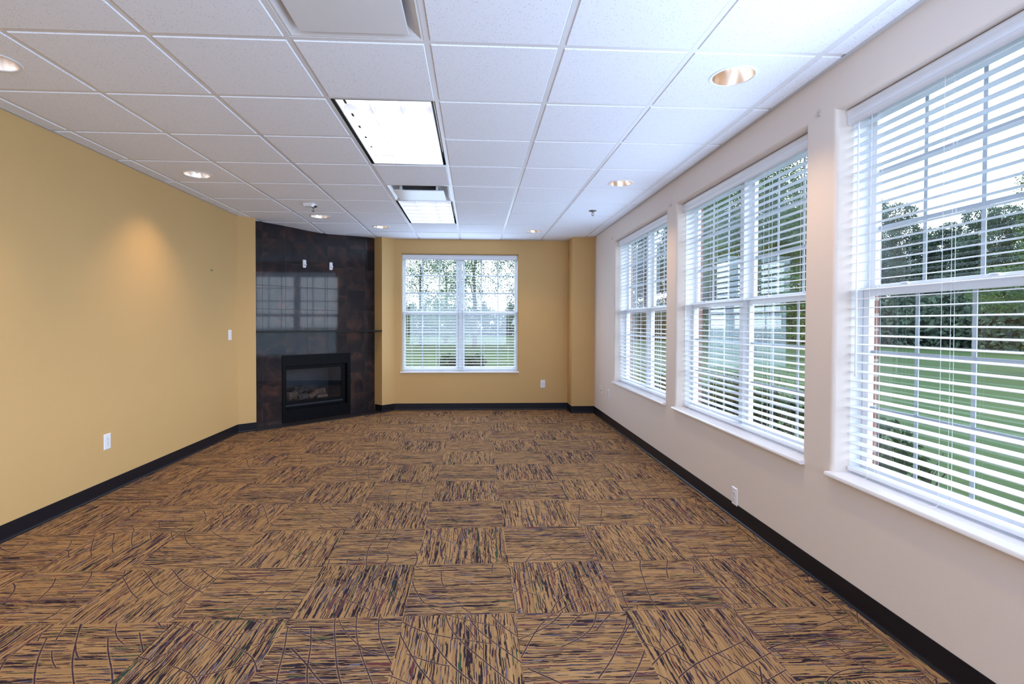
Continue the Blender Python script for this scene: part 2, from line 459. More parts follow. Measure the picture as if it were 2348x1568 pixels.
# ------------------------------------------------------------------ ceiling
DOWN = [(1.308, 2.601), (1.305, 4.619), (0.804, 7.078), (-2.351, 4.574), (-1.823, 6.27), (-1.217, 6.895), (-2.323, 2.653),
        (1.306, 0.58), (1.306, -1.44), (-2.33, 0.70), (-2.33, -1.25)]
TROF = [1, 5, -3, -7]           # first grid row of every 2 x 4 light
CUT = {}
for tr_ in TROF:
    CUT[(2, tr_)] = 'open'; CUT[(2, tr_ + 1)] = 'open'
CUT[(2, -1)] = 'open'; CUT[(2, 4)] = 'open'
HOLE = {}
for (x, y) in DOWN:
    HOLE[(floor((x - GX0) / G), floor((y - GY0) / G))] = (x, y)
HR = 0.104
def sag(x, y):
    d2 = ((x + 2.05) ** 2 + (y - 7.20) ** 2) / 0.45 ** 2
    return -0.038 * math.exp(-d2)
tile = MB(); tee = MB()
rows = range(-10, 9); cols = range(-2, 6 + 1)
def clampx(x): return min(max(x, XL), XR)
def clampy(y): return min(max(y, Y0), YB)
for c in cols:
    for r in rows:
        if (c, r) in CUT: continue
        x0, x1 = clampx(GX0 + c * G), clampx(GX0 + (c + 1) * G)
        y0, y1 = clampy(GY0 + r * G), clampy(GY0 + (r + 1) * G)
        if x1 - x0 < 0.05 or y1 - y0 < 0.05: continue
        def loop(i, z):
            return [(x0 + i, y0 + i, z), (x1 - i, y0 + i, z), (x1 - i, y1 - i, z), (x0 + i, y1 - i, z)]
        vs = []
        for i, z in ((0.018, 0.0), (0.0150, 0.0052), (0.002, 0.0070)):
            vs += [(x, y, HC + z + sag(x, y)) for x, y, z in loop(i, z)]
        fs = []
        for k in range(2):
            for j in range(4):
                fs.append((k * 4 + j, (k + 1) * 4 + j, (k + 1) * 4 + (j + 1) % 4, k * 4 + (j + 1) % 4))
        if (c, r) in HOLE:
            hx, hy = HOLE[(c, r)]; S = 32
            ring = [(hx + HR * cos(2 * pi * k / S), hy + HR * sin(2 * pi * k / S), HC) for k in range(S)]
            outer = []
            for k in range(S):
                a = 2 * pi * k / S; dx, dy = cos(a), sin(a)
                tx = ((x1 - .018 if dx > 0 else x0 + .018) - hx) / dx if abs(dx) > 1e-6 else 1e9
                ty = ((y1 - .018 if dy > 0 else y0 + .018) - hy) / dy if abs(dy) > 1e-6 else 1e9
                tt = min(tx, ty); outer.append((hx + dx * tt, hy + dy * tt, HC))
            tile.add(ring + outer, [(k, S + k, S + (k + 1) % S, (k + 1) % S) for k in range(S)])
            # the four corner triangles the radial fan leaves
            for cxn, cyn in ((x0 + .018, y0 + .018), (x1 - .018, y0 + .018), (x1 - .018, y1 - .018), (x0 + .018, y1 - .018)):
                an = math.atan2(cyn - hy, cxn - hx) % (2 * pi); k = int(an / (2 * pi / S))
                tile.add([outer[k], (cxn, cyn, HC), outer[(k + 1) % S]], [(0, 1, 2)])
            tile.add(vs, fs)
            # the cut edge of the hole
            tile.add(ring + [(a, b, HC + 0.02) for a, b, _ in ring], [(k, (k + 1) % S, S + (k + 1) % S, S + k) for k in range(S)])
        elif c <= 1 and r >= 6:
            # finely divided so it can sag
            Nn = 4
            pts = [(x0 + .018 + (x1 - x0 - .036) * i / Nn, y0 + .018 + (y1 - y0 - .036) * j / Nn) for j in range(Nn + 1) for i in range(Nn + 1)]
            tile.add([(x, y, HC + sag(x, y)) for x, y in pts],
                     [(j * (Nn + 1) + i, j * (Nn + 1) + i + 1, (j + 1) * (Nn + 1) + i + 1, (j + 1) * (Nn + 1) + i) for j in range(Nn) for i in range(Nn)])
            for i0, z0_, i1, z1_ in ((.018, 0, .0150, .0052), (.0150, .0052, .002, .0070)):
                for s_ in range(4):
                    for m_ in range(Nn):
                        def P(i, z, t):
                            L = loop(i, z); a, b = L[s_], L[(s_ + 1) % 4]
                            x = a[0] + (b[0] - a[0]) * t; y = a[1] + (b[1] - a[1]) * t
                            return (x, y, HC + z + sag(x, y))
                        tile.quad(P(i0, z0_, m_ / Nn), P(i1, z1_, m_ / Nn), P(i1, z1_, (m_ + 1) / Nn), P(i0, z0_, (m_ + 1) / Nn))
        else:
            fs.append((0, 1, 2, 3)); tile.add(vs, fs)
def tee_strip(x0, x1, y0, y1, nseg, alongy):
    for k in range(nseg):
        if alongy:
            ya, yb = y0 + (y1 - y0) * k / nseg, y0 + (y1 - y0) * (k + 1) / nseg
            xs = ((x0, ya), (x1, ya), (x1, yb), (x0, yb))
        else:
            xa, xb = x0 + (x1 - x0) * k / nseg, x0 + (x1 - x0) * (k + 1) / nseg
            xs = ((xa, y0), (xb, y0), (xb, y1), (xa, y1))
        vs = [(x, y, HC + .0042 + sag(x, y)) for x, y in xs] + [(x, y, HC + .0095 + sag(x, y)) for x, y in xs]
        tee.add(vs, [(3, 2, 1, 0), (4, 5, 6, 7), (0, 1, 5, 4), (1, 2, 6, 5), (2, 3, 7, 6), (3, 0, 4, 7)])
for c in range(-1, 7):
    x = GX0 + c * G
    tee_strip(x - .012, x + .012, Y0, YB, 60, True)
for r in range(-9, 9):
    y = GY0 + r * G
    for c in range(-2, 7):
        xa, xb = clampx(GX0 + c * G + .012), clampx(GX0 + (c + 1) * G - .012)
        if xb - xa < .02: continue
        if (c, r) in CUT and (c, r - 1) in CUT and c == 2 and any(r == q + 1 for q in TROF): continue
        tee_strip(xa, xb, y - .012, y + .012, 4, False)
ceil_o = tile.build('ceiling', M_CEIL); tag(ceil_o, kind='structure')
tee.build('ceiling_grid', M_TEE, ceil_o)
dk = MB(); dk.box(XL - .3, XR + .35, Y0 - .2, YB + .35, HT, HT + .1)
dk.build('sky_block_deck', M_DARKGAP, ceil_o)  # unseen slab added to keep sky light out above the tiles
ang = MB()
ang.box(XR - .023, XR, Y0, 7.52, HC - .003, HC - .0005)
ang.box(XL, XL + .022, Y0, 6.29, HC - .003, HC - .0005)
ang.box(-1.186, 1.415, YB - .022, YB, HC - .003, HC - .0005)
a_o = ang.build('trim_1', M_ANGLE); tag(a_o, kind='structure')

# ------------------------------------------------------------------ walls
def offset_path(pts, d):
    """offset to the right of travel by d with mitres"""
    out = []
    n = len(pts)
    for i, p in enumerate(pts):
        nr = []
        if i > 0:
            dx, dy = p[0] - pts[i - 1][0], p[1] - pts[i - 1][1]; L = math.hypot(dx, dy); nr.append((dy / L, -dx / L))
        if i < n - 1:
            dx, dy = pts[i + 1][0] - p[0], pts[i + 1][1] - p[1]; L = math.hypot(dx, dy); nr.append((dy / L, -dx / L))
        if len(nr) == 1: m = nr[0]; k = 1
        else:
            m = (nr[0][0] + nr[1][0], nr[0][1] + nr[1][1]); L = math.hypot(*m); m = (m[0] / L, m[1] / L)
            k = 1 / max(0.3, m[0] * nr[0][0] + m[1] * nr[0][1])
        out.append((p[0] + m[0] * d * k, p[1] + m[1] * d * k))
    return out
def path_wall(name, pts, mat, th=0.1, z0=0.0, z1=HT):
    m = MB(); off = offset_path(pts, -th); n = len(pts)
    poly = pts + off[::-1]
    vs = [(x, y, z0) for x, y in poly] + [(x, y, z1) for x, y in poly]
    N = len(poly)
    fs = [(i, (i + 1) % N, N + (i + 1) % N, N + i) for i in range(N)]
    for z in (0, N):
        for i in range(n - 1): fs.append((z + i, z + i + 1, z + N - 2 - i, z + N - 1 - i))
    m.add(vs, fs)
    return tag(m.build(name, mat), kind='structure')
CA = (-1.48, 7.82)                                  # right end of the fireplace tile plane
S45 = sqrt(0.5)
def fp(x, y): return (CA[0] + x * S45 - y * S45, CA[1] + x * S45 + y * S45)
NL = fp(-1.797, -0.176); NLb = fp(-1.797, 0.10)
NR = fp(0.003, -0.185); NRb = fp(0.003, 0.10)
path_wall('wall_left', [(XL, Y0), (XL, 6.29), NL, NLb], M_YEL)
path_wall('wall_back_left', [NRb, NR, (-1.186, YB)], M_YEL)
path_wall('wall_back_right', [(1.30, YB + .0005), (1.415, YB + .0005), (1.415, 7.52), (XR + .0, 7.52)], M_YEL)
path_wall('wall_rear', [(XR, Y0), (XL, Y0)], M_BEI)

ZB, ZT, BR, RD = 0.578, 2.357, 0.020, 0.088     # opening bottom, top, bullnose radius, drywall reveal depth
def holed(m, u0, u1, z0, z1, holes, d, tf, mi=0):
    """flat sheet at depth d with rectangular holes (ua,ub,za,zb)"""
    hs = sorted(holes); cur = u0
    for ua, ub, za, zb in hs:
        m.quad(tf(cur, d, z0), tf(ua, d, z0), tf(ua, d, z1), tf(cur, d, z1), mi)
        m.quad(tf(ua, d, z0), tf(ub, d, z0), tf(ub, d, za), tf(ua, d, za), mi)
        m.quad(tf(ua, d, zb), tf(ub, d, zb), tf(ub, d, z1), tf(ua, d, z1), mi)
        cur = ub
    m.quad(tf(cur, d, z0), tf(u1, d, z0), tf(u1, d, z1), tf(cur, d, z1), mi)
def window_wall(name, mat, u0, u1, holes, tf):
    m = MB()
    holed(m, u0, u1, 0, HT, [(a, b, ZB, ZT) for a, b in holes], 0, tf)
    holed(m, u0, u1, 0, HT, [(a + BR, b - BR, ZB, ZT - BR) for a, b in holes], RD, tf)
    for a, b in holes:
        st = [(0, 0)] + [(BR * sin(t), BR * (1 - cos(t))) for t in [radians(k) for k in range(6, 91, 6)]] + [(BR, RD)]
        L = []
        for i, d in st:
            L.append([tf(a + i, d, ZB), tf(a + i, d, ZT - i), tf(b - i, d, ZT - i), tf(b - i, d, ZB)])
        for A_, B_ in zip(L[:-1], L[1:]):
            for k in range(3): m.quad(A_[k], A_[k + 1], B_[k + 1], B_[k])
        m.quad(tf(a, 0, ZB), tf(b, 0, ZB), tf(b, RD, ZB), tf(a, RD, ZB))
    o = m.build(name, mat, norm=False, smooth=False)
    return tag(o, kind='structure')
tfR = lambda u, d, z: (XR + d, u, z)
tfB = lambda u, d, z: (u, YB + d, z)
HW = 0.902
holesR = sorted([(yc - HW, yc + HW) for yc in WY])
holesB = [(-1.103, 0.673)]
window_wall('wall_right', M_BEI, Y0, 8.2, holesR, tfR)
window_wall('wall_back', M_YEL, -1.188, 1.415, holesB, tfB)
def brick_wall(name, u0, u1, holes, tf):
    m = MB()
    hs = [(a - .004, b + .004, ZB - .02, ZT + .02) for a, b in holes]
    for d in (.205, .248): holed(m, u0, u1, -0.35, HT, hs, d, tf)
    for a, b, za, zb in hs:
        for p, q in (((a, za), (a, zb)), ((a, zb), (b, zb)), ((b, zb), (b, za)), ((b, za), (a, za))):
            m.quad(tf(p[0], .205, p[1]), tf(q[0], .205, q[1]), tf(q[0], .248, q[1]), tf(p[0], .248, p[1]))
    return tag(m.build(name, M_BRICK, norm=False), kind='structure')
brick_wall('wall_right_exterior', Y0, YB + .31, holesR, tfR)
brick_wall('wall_back_exterior', -3.2, XR + .31, holesB, tfB)
for nm, bx in (('wall_left_exterior', (XL - .35, XL - .12, Y0, 7.9)),):
    m = MB(); m.box(*bx, -0.35, HT); tag(m.build(nm, M_BRICK), kind='structure')

# ------------------------------------------------------------------ baseboards (rubber cove base)
def baseboard(name, pts, h=0.102):
    prof = [(0.0, h), (0.0022, h), (0.003, h - .002), (0.003, 0.020), (0.0045, 0.010), (0.008, 0.0045), (0.0135, 0.002), (0.0135, 0.0)]
    m = MB(); rings = [offset_path(pts, d) for d, z in prof]; n = len(pts)
    for (A_, (d0, z0)), (B_, (d1, z1)) in zip(zip(rings[:-1], prof[:-1]), zip(rings[1:], prof[1:])):
        for i in range(n - 1):
            m.quad((*A_[i], z0), (*A_[i + 1], z0), (*B_[i + 1], z1), (*B_[i], z1))
    return tag(m.build(name, M_BASE, norm=False), kind='structure')
baseboard('baseboard_left', [(XL, Y0), (XL, 6.29), NL])
baseboard('baseboard_back', [fp(.003, -.012), NR, (-1.186, YB), (1.415, YB), (1.415, 7.52), (XR, 7.52)])
baseboard('baseboard_right', [(XR, 7.52), (XR, Y0)])

# ------------------------------------------------------------------ windows (local: x right, y outwards, z up; origin on the wall face)
def win_box(m, x0, x1, y0, y1, z0, z1): m.box(x0, x1, y0, y1, z0, z1)
def make_window(name, loc, rz, half):
    w = empty(name, loc, rz); tag(w, kind='structure')
    j = half - BR                                        # half width between the plaster jambs
    dF0, dF1 = RD - .001, .205
    m = MB()
    for s in (-1, 1):
        m.box(*sorted((s * j, s * (j + .035))), dF0, dF1, ZB, ZT - BR + .02)         # frame sides
        m.box(*sorted((s * (j - .010), s * j)), .168, .176, ZB + .02, ZT - .02)       # parting stop
    m.box(-j, j, dF0, dF1, ZT - BR - .004, ZT + .012)
    m.box(-j, j, dF0 + .04, dF1, ZB - .008, ZB + .012)
    m.box(-.026, .026, dF0 + .035, dF1 - .005, ZB, ZT - BR)
    m.build('window_frame', M_WHT, w, bevel=.0015)
    gi, go = .066, .842 * j / .882                             # inner and outer edges of the clear glass
    for s in (-1, 1):
        for lower in (True, False):
            y0, y1 = (.145, .171) if lower else (.174, .200)
            z0, z1 = (.600, 1.478) if lower else (1.445, 2.340)
            g0, g1 = (.632, 1.437) if lower else (1.492, 2.300)
            m = MB()
            xa, xb = s * (gi - .034), s * (j - .004 if lower else j - .001)
            xa, xb = min(xa, xb), max(xa, xb); ga, gb = sorted((s * gi, s * go))
            m.box(xa, ga, y0, y1, z0, z1); m.box(gb, xb, y0, y1, z0, z1)
            m.box(ga, gb, y0, y1, z0, g0); m.box(ga, gb, y0, y1, g1, z1)
            mm = MB()
            for k in (1, 2):
                xm = ga + (gb - ga) * k / 3; mm.box(xm - .009, xm + .009, y0 + .013, y1 - .009, g0, g1)
                zm = g0 + (g1 - g0) * k / 3; mm.box(ga, gb, y0 + .0135, y1 - .0085, zm - .009, zm + .009)
            if lower:
                m.box(xa, xb, y0 - .012, y0, z1 - .012, z1)       # the lift lip of the meeting rail
            sash = m.build('lower_sash' if lower else 'upper_sash', M_WHT, w, bevel=.0012)
            mm.build('window_grille', M_GRILLE, sash)
            g = MB(); g.quad((ga, y0 + .012, g0), (gb, y0 + .012, g0), (gb, y0 + .012, g1), (ga, y0 + .012, g1))
            g.build('glass', M_GLASS, sash, norm=False)
            if lower:
                for xc in ((xa + xb) / 2 - .2, (xa + xb) / 2 + .2):
                    l = MB(); l.box(xc - .03, xc + .03, y0 + .004, y0 + .022, z1, z1 + .006); l.box(xc - .008, xc + .03, y0, y0 + .012, z1 + .006, z1 + .013)
                    l.build('sash_lock', M_PLATE, sash, bevel=.002)
    m = MB()
    prof = [(-.028, ZB - .014), (-.028, ZB - .003), (-.025, ZB + .0015), (-.020, ZB + .003), (RD + .045, ZB + .003), (RD + .045, ZB - .018), (-.024, ZB - .018)]
    m.extrude(prof, -half + .001, half - .001)
    m.build('window_sill', M_SILL, w, smooth=True)
    return w
wloc = []
for i, yc in enumerate(WY):
    wloc.append(('window_%d' % (i + 2), (XR, yc, 0), -pi / 2, HW))
wloc.insert(0, ('window_1', (-0.215, YB, 0), 0.0, 0.888))
WINS = {}
protoR = None
for nm, lc, rz, hf in wloc:
    if hf == HW and protoR is not None:
        c = copy_tree(protoR); c.name = nm; c.location = lc
    else:
        c = make_window(nm, lc, rz, hf)
        if hf == HW: protoR = c

# ------------------------------------------------------------------ blinds
def make_blind(loc, rz, half):
    b = empty('window_blind', loc, rz)
    j = half - BR
    m = MB()
    # moulded valance
    prof = [(.050, 2.331), (.0505, 2.327), (.047, 2.323), (.0475, 2.319), (.052, 2.312), (.0545, 2.298), (.0545, 2.288), (.0515, 2.283),
            (.0535, 2.279), (.0535, 2.272), (.0565, 2.266), (.060, 2.260), (.064, 2.257), (.068, 2.257), (.068, 2.331)]
    prof = [(y, z) for y, z in prof]
    m.extrude(prof, -j + .002, j - .002)
    m.build('valance', M_SLAT, b, smooth=True)
    m = MB(); m.box(-j + .006, j - .006, .070, .118, 2.285, 2.330); m.build('headrail', M_METALW, b)
    # slats: gently crowned, tilted a little, room side lower
    m = MB(); tilt = radians(5.0); yc = .094; hw_ = .025
    zs = []; z = 2.243
    while z > .640: zs.append(z); z -= .0432
    K = 4
    for z in zs:
        dz = random.uniform(-.0006, .0006); tl = tilt + random.uniform(-.01, .01)
        x0, x1 = -j + .010, j - .010
        topv, botv = [], []
        for k in range(K + 1):
            s = -hw_ + 2 * hw_ * k / K
            crown = .0018 * (1 - (s / hw_) ** 2)
            y = yc + s * cos(tl); zz = z + dz + s * sin(tl) + crown
            topv.append((y, zz + .0013)); botv.append((y, zz - .0013))
        m.extrude(topv + botv[::-1], x0, x1)
    m.build('slats', M_SLAT, b)
    m = MB(); prof = [(.069, .603), (.070, .597), (.074, .5935), (.114, .5935), (.118, .597), (.119, .603), (.117, .609), (.112, .612), (.076, .612), (.071, .609)]
    m.extrude(prof, -j + .010, j - .010); m.build('bottom_rail', M_SLAT, b, smooth=True)
    for fr in (-.84, -.42, .42, .84):
        x = fr * j; m = MB()
        for y in (.0675, .1205): m.tube([(x, y, 2.30), (x, y, .612)], .0009, 5)
        m.tube([(x + .012, .094, 2.30), (x + .012, .094, .612)], .0008, 5)
        for z in zs: m.tube([(x, .0675, z - .004), (x, .1205, z + .001)], .0006, 4, cap=False)
        # tail below the bottom rail
        m.tube([(x, .0675, .612), (x + .004, .0655, .600), (x - .002, .062, .588), (x - .014, .052, .5835), (x - .026, .050, .583), (x - .020, .060, .583)], .0011, 5)
        m.build('ladder_cord', M_CORD, b)
    m = MB(); xw = -j + .075
    m.tube([(xw, .058, 2.250), (xw, .0555, 2.235), (xw, .0555, 1.065)], [.0022, .0038, .0042], 8)
    m.tube([(xw, .0555, 1.066), (xw, .0555, 1.055)], .0052, 8)
    m.build('tilt_wand', M_PLATE, b, smooth=True)
    return b
bl0 = make_blind((-0.215, YB, 0), 0.0, 0.888)
tag(bl0, 'white slatted blind over the far window in the yellow back wall', 'blind', 'white window blinds')
bR = make_blind((XR, WY[0], 0), -pi / 2, HW)
tag(bR, 'white slatted blind of the farthest window in the beige right wall', 'blind', 'white window blinds')
for yc, lab in ((WY[1], 'white slatted blind of the middle window in the beige right wall'),
                (WY[2], 'white slatted blind of the nearest and largest looking window on the right')):
    c = copy_tree(bR); c.location = (XR, yc, 0); tag(c, lab, 'blind', 'white window blinds')

# ------------------------------------------------------------------ fireplace (local frame: x along the tiles, y into the wall)
FR = empty('tiled_fireplace', (CA[0], CA[1], 0), pi / 4)
tag(FR, 'floor to ceiling dark slate tile corner fireplace with black gas firebox', 'fireplace')
m = MB()
oxa, oxb, ozb, ozt = -1.397, -.407, .016, .880
XA, XB = -1.797, .003
def tbox(m, x0, x1, z0, z1, d0=0.0, d1=.06): m.box(x0, x1, d0, d1, z0, z1)
tbox(m, XA, oxa, 0, HT - .02); tbox(m, oxb, XB, 0, HT - .02); tbox(m, oxa, oxb, ozt, HT - .02)
m.build('tile_wall', M_SLATE, FR)
m = MB(); m.box(XA + .001, XB - .001, -.195, 0.0, 1.180, 1.198)
m.build('mantel_shelf', plain('dark_mantel_stone', (0.008, 0.008, 0.009), 0.35, spec=0.2), FR, bevel=.002)
m = MB(); m.box(XA - .02, XB + .11, -.235, -.001, -.006, .010)
m.build('hearth', plain('hearth_slate', (0.022, 0.018, 0.019), 0.45, var=0.3, nscale=4, spec=0.25), FR, bevel=.002)
ins = MB()
rxa, rxb, rzb, rzt = -1.358, -.457, .168, .740
def frame_rect(m, xa, xb, za, zb, ia, ib, ja, jb, d0, d1):
    m.box(xa, ia, d0, d1, za, zb); m.box(ib, xb, d0, d1, za, zb); m.box(ia, ib, d0, d1, za, ja); m.box(ia, ib, d0, d1, jb, zb)
frame_rect(ins, oxa, oxb, ozb, ozt, rxa, rxb, rzb, rzt, -.012, .004)
ins.build('surround_panel', M_BLACK, FR, bevel=.0015)
m = MB()
gxa, gxb, gzb, gzt = -1.325, -.530, .275, .690
frame_rect(m, rxa, rxb, rzb, rzt, rxa + .004, rxb - .004, rzb + .004, rzt - .004, .0, .06)
frame_rect(m, rxa + .004, rxb - .004, rzb + .045, rzt - .004, gxa, gxb, gzb, gzt, .030, .045)
m.box(rxa, rxb, .040, .046, rzb, gzb - .03)
m.build('glass_frame', M_BLACK, FR, bevel=.001)
m = MB(); m.extrude([(.004, .215), (.012, .232), (.030, .232), (.030, .196), (.012, .196)], rxa + .012, rxb - .06)
m.build('louver_bar', plain('dark_blue_metal', (0.012, 0.014, 0.02), 0.45, spec=0.2), FR)
m = MB()
m.box(gxa - .05, gxb + .05, .46, .47, .20, .74); m.box(gxa - .05, gxa - .045, .046, .46, .20, .74); m.box(gxb + .045, gxb + .05, .046, .46, .20, .74)
m.box(gxa - .05, gxb + .05, .046, .46, .735, .745)
m.box(gxa - .05, gxb + .05, .046, .46, .225, .262)
m.build('firebox', plain('hazy_blue_firebox', (0.05, 0.056, 0.068), 0.6, var=0.4, nscale=6), FR)  # bluish haze of the glass is put into the liner colour
m = MB(); m.quad((gxa, .034, gzb), (gxb, .034, gzb), (gxb, .034, gzt), (gxa, .034, gzt))
m.build('glass', M_FGLASS, FR, norm=False)
def log(pts, r, mat):
    m = MB()
    P = [Vector(p) for p in pts]; pts2 = []; rs = []
    N = 9
    for i in range(N + 1):
        t = i / N; k = min(int(t * (len(P) - 1)), len(P) - 2); ft = t * (len(P) - 1) - k
        pts2.append(P[k].lerp(P[k + 1], ft)); rs.append(r * random.uniform(.86, 1.14) * (0.82 if i in (0, N) else 1))
    m.tube(pts2, rs, 12)
    for i, v in enumerate(m.v):
        m.v[i] = tuple(c + random.uniform(-.004, .004) for c in v)
    return m.build('log', mat, FR, smooth=True)
log([(-1.27, .16, .322), (-1.12, .17, .330)], .058, M_LOG)
log([(-1.14, .10, .300), (-.99, .13, .310)], .046, M_CHAR)
log([(-1.17, .24, .330), (-1.03, .27, .345), (-.97, .30, .42)], .044, M_CHAR)
log([(-.985, .09, .290), (-.81, .13, .368)], .038, M_LOG)
log([(-.88, .20, .335), (-.69, .21, .345)], .055, M_LOG)
log([(-.87, .09, .288), (-.71, .10, .292)], .026, M_LOG)
log([(-1.10, .30, .40), (-.86, .32, .36)], .036, M_CHAR)

# hooks stuck on the tiles
def tile_hook(x, lab):
    e = empty('adhesive_hook', (*fp(x, 0), 2.085), pi / 4)
    m = MB()
    pts = []
    W, H = .024, .054
    out = []
    for sx, sz, a0 in ((1, 1, 0), (-1, 1, 90), (-1, -1, 180), (1, -1, 270)):
        for k in range(5):
            a = radians(a0 + k * 22.5); out.append((sx * (W - .012) + .012 * cos(a), sz * (H - .012) + .012 * sin(a)))
    n = len(out)
    vs = [(x_, 0, z_) for x_, z_ in out] + [(x_ * .86, -.010, z_ * .92) for x_, z_ in out]
    m.add(vs, [tuple(range(n))[::-1], tuple(range(n, 2 * n))] + [(i, (i + 1) % n, n + (i + 1) % n, n + i) for i in range(n)])
    m.build('base_plate', M_PLATE, e, smooth=True)
    h = MB(); h.tube([(0, -.009, -.004), (0, -.016, -.020), (.002, -.028, -.026), (.006, -.036, -.018), (.009, -.036, -.004)], [.008, .0075, .007, .0065, .005], 8)
    h.build('hook', M_PLATE, e, smooth=True)
    return tag(e, lab, 'hook', 'white adhesive hooks on the fireplace tiles')
tile_hook(-1.09, 'left white adhesive hook on the dark fireplace tiles')
tile_hook(-.705, 'right white adhesive hook on the dark fireplace tiles')

# ------------------------------------------------------------------ ceiling lights
def downlight(x, y, lab, seen=True, power=26):
    e = empty('recessed_downlight', (x, y, HC), 0)
    m = MB(); m.lathe([(.099, -.001), (.102, -.0045), (.113, -.0035), (.117, .0), (.105, .0012), (.099, .001)], 40)
    m.build('trim_ring', M_TRIM, e, smooth=True)
    m = MB(); m.lathe([(.099, -.001), (.096, .02), (.088, .055), (.074, .09), (.058, .115)], 40)
    m.disc(.058, .115, 40)
    m.build('reflector_cone', M_CONE, e, smooth=True, norm=False)
    m = MB()
    m.lathe([(.0005, .060), (.020, .062), (.030, .075), (.034, .092), (.028, .112)], 20)
    m.build('lamp', M_LAMP, e, smooth=True)
    l = bpy.data.lights.new('downlight_beam', 'SPOT'); l.energy = power; l.color = (1.0, .70, .46); l.spot_size = radians(100); l.spot_blend = 1.0
    l.shadow_soft_size = .035
    lo = bpy.data.objects.new('downlight_beam', l); COL.objects.link(lo); lo.parent = e; lo.location = (0, 0, .035)
    return tag(e, lab, 'ceiling light', 'round recessed downlights')
labs = ['round recessed downlight nearest the camera on the right side of the ceiling',
        'round recessed downlight above the gap before the middle right window, second on the right',
        'small round recessed downlight near the back wall in front of the pillar corner',
        'round recessed downlight close above the yellow left wall, fully in view',
        'round recessed downlight just beyond the ceiling sprinkler by the fireplace',
        'round recessed downlight left of the far square grid of light, by the fireplace corner',
        'round recessed downlight cut off at the left picture edge']
PW = [38, 30, 22, 36, 22, 22, 36, 30, 30, 30, 30]
for i, (x, y) in enumerate(DOWN):
    downlight(x, y, labs[i] if i < 7 else 'unseen round recessed downlight added behind the camera', power=PW[i])  # those behind the camera are unseen, added for their light

def troffer(r, lab, es):
    x0, x1 = GX0 + 2 * G, GX0 + 3 * G; y0, y1 = GY0 + r * G, GY0 + (r + 2) * G
    cx_, cy_ = (x0 + x1) / 2, (y0 + y1) / 2
    e = empty('fluorescent_troffer', (cx_, cy_, HC), 0)
    hx, hy = G / 2 - .012, G - .012
    m = MB(); t_ = .0015
    m.box(-hx, hx, -hy, hy, .125, .127)
    for s in (-1, 1):
        m.box(*sorted((s * hx, s * (hx - t_))), -hy, hy, .004, .125)
        m.box(-hx, hx, *sorted((s * hy, s * (hy - t_))), .004, .125)
    m.build('housing', M_DARKGAP, e)
    lx, ly = hx - .026, hy - .012
    m = MB()
    for k in range(7):
        y = -ly + 2 * ly * k / 6
        m.extrude([(y - .0008, .006), (y + .0008, .006), (y + .007, .062), (y - .007, .062)], -lx, lx)
    for k in range(4):
        x = -lx + 2 * lx * k / 3
        for q in range(6):
            ya, yb = -ly + 2 * ly * q / 6 + .001, -ly + 2 * ly * (q + 1) / 6 - .001
            vs = [(x - .0008, ya, .006), (x + .0008, ya, .006), (x + .007, ya, .062), (x - .007, ya, .062)]
            m.add(vs + [(a, yb, c_) for a, b_, c_ in vs], [(0, 1, 2, 3), (7, 6, 5, 4), (0, 4, 5, 1), (1, 5, 6, 2), (2, 6, 7, 3), (3, 7, 4, 0)])
    for s in (-1, 1):
        m.box(*sorted((s * lx, s * (lx + .004))), -ly - .004, ly + .004, .004, .066); m.box(-lx, lx, *sorted((s * ly, s * (ly + .004))), .004, .066)
    m.build('louver_grid', M_LOUV, e)
    m = MB(); m.box(-lx, lx, -ly, ly, .100, .104)  # glowing plate added behind the tubes for the look of a lit reflector
    for k in range(3):
        x = -lx + 2 * lx * (k + .5) / 3
        m.tube([(x, -ly + .01, .085), (x, ly - .01, .085)], .013, 10)
    m.build('tubes_and_glow_plate', emit('lit_tubes_plate_%d' % (r + 20), (1.0, .965, 1.0), es), e)
    return tag(e, lab, 'ceiling light', 'fluorescent troffers with louver grids')
troffer(1, 'larger nearer fluorescent ceiling light with white louver grid in black frame', 2.3)
troffer(5, 'smaller looking fluorescent ceiling light beyond the hanging air diffuser', 1.45)
troffer(-3, 'unseen fluorescent ceiling light added behind the camera', 3)  # this and the next are unseen, added to brighten the room
troffer(-7, 'unseen fluorescent ceiling light added behind the camera', 3)

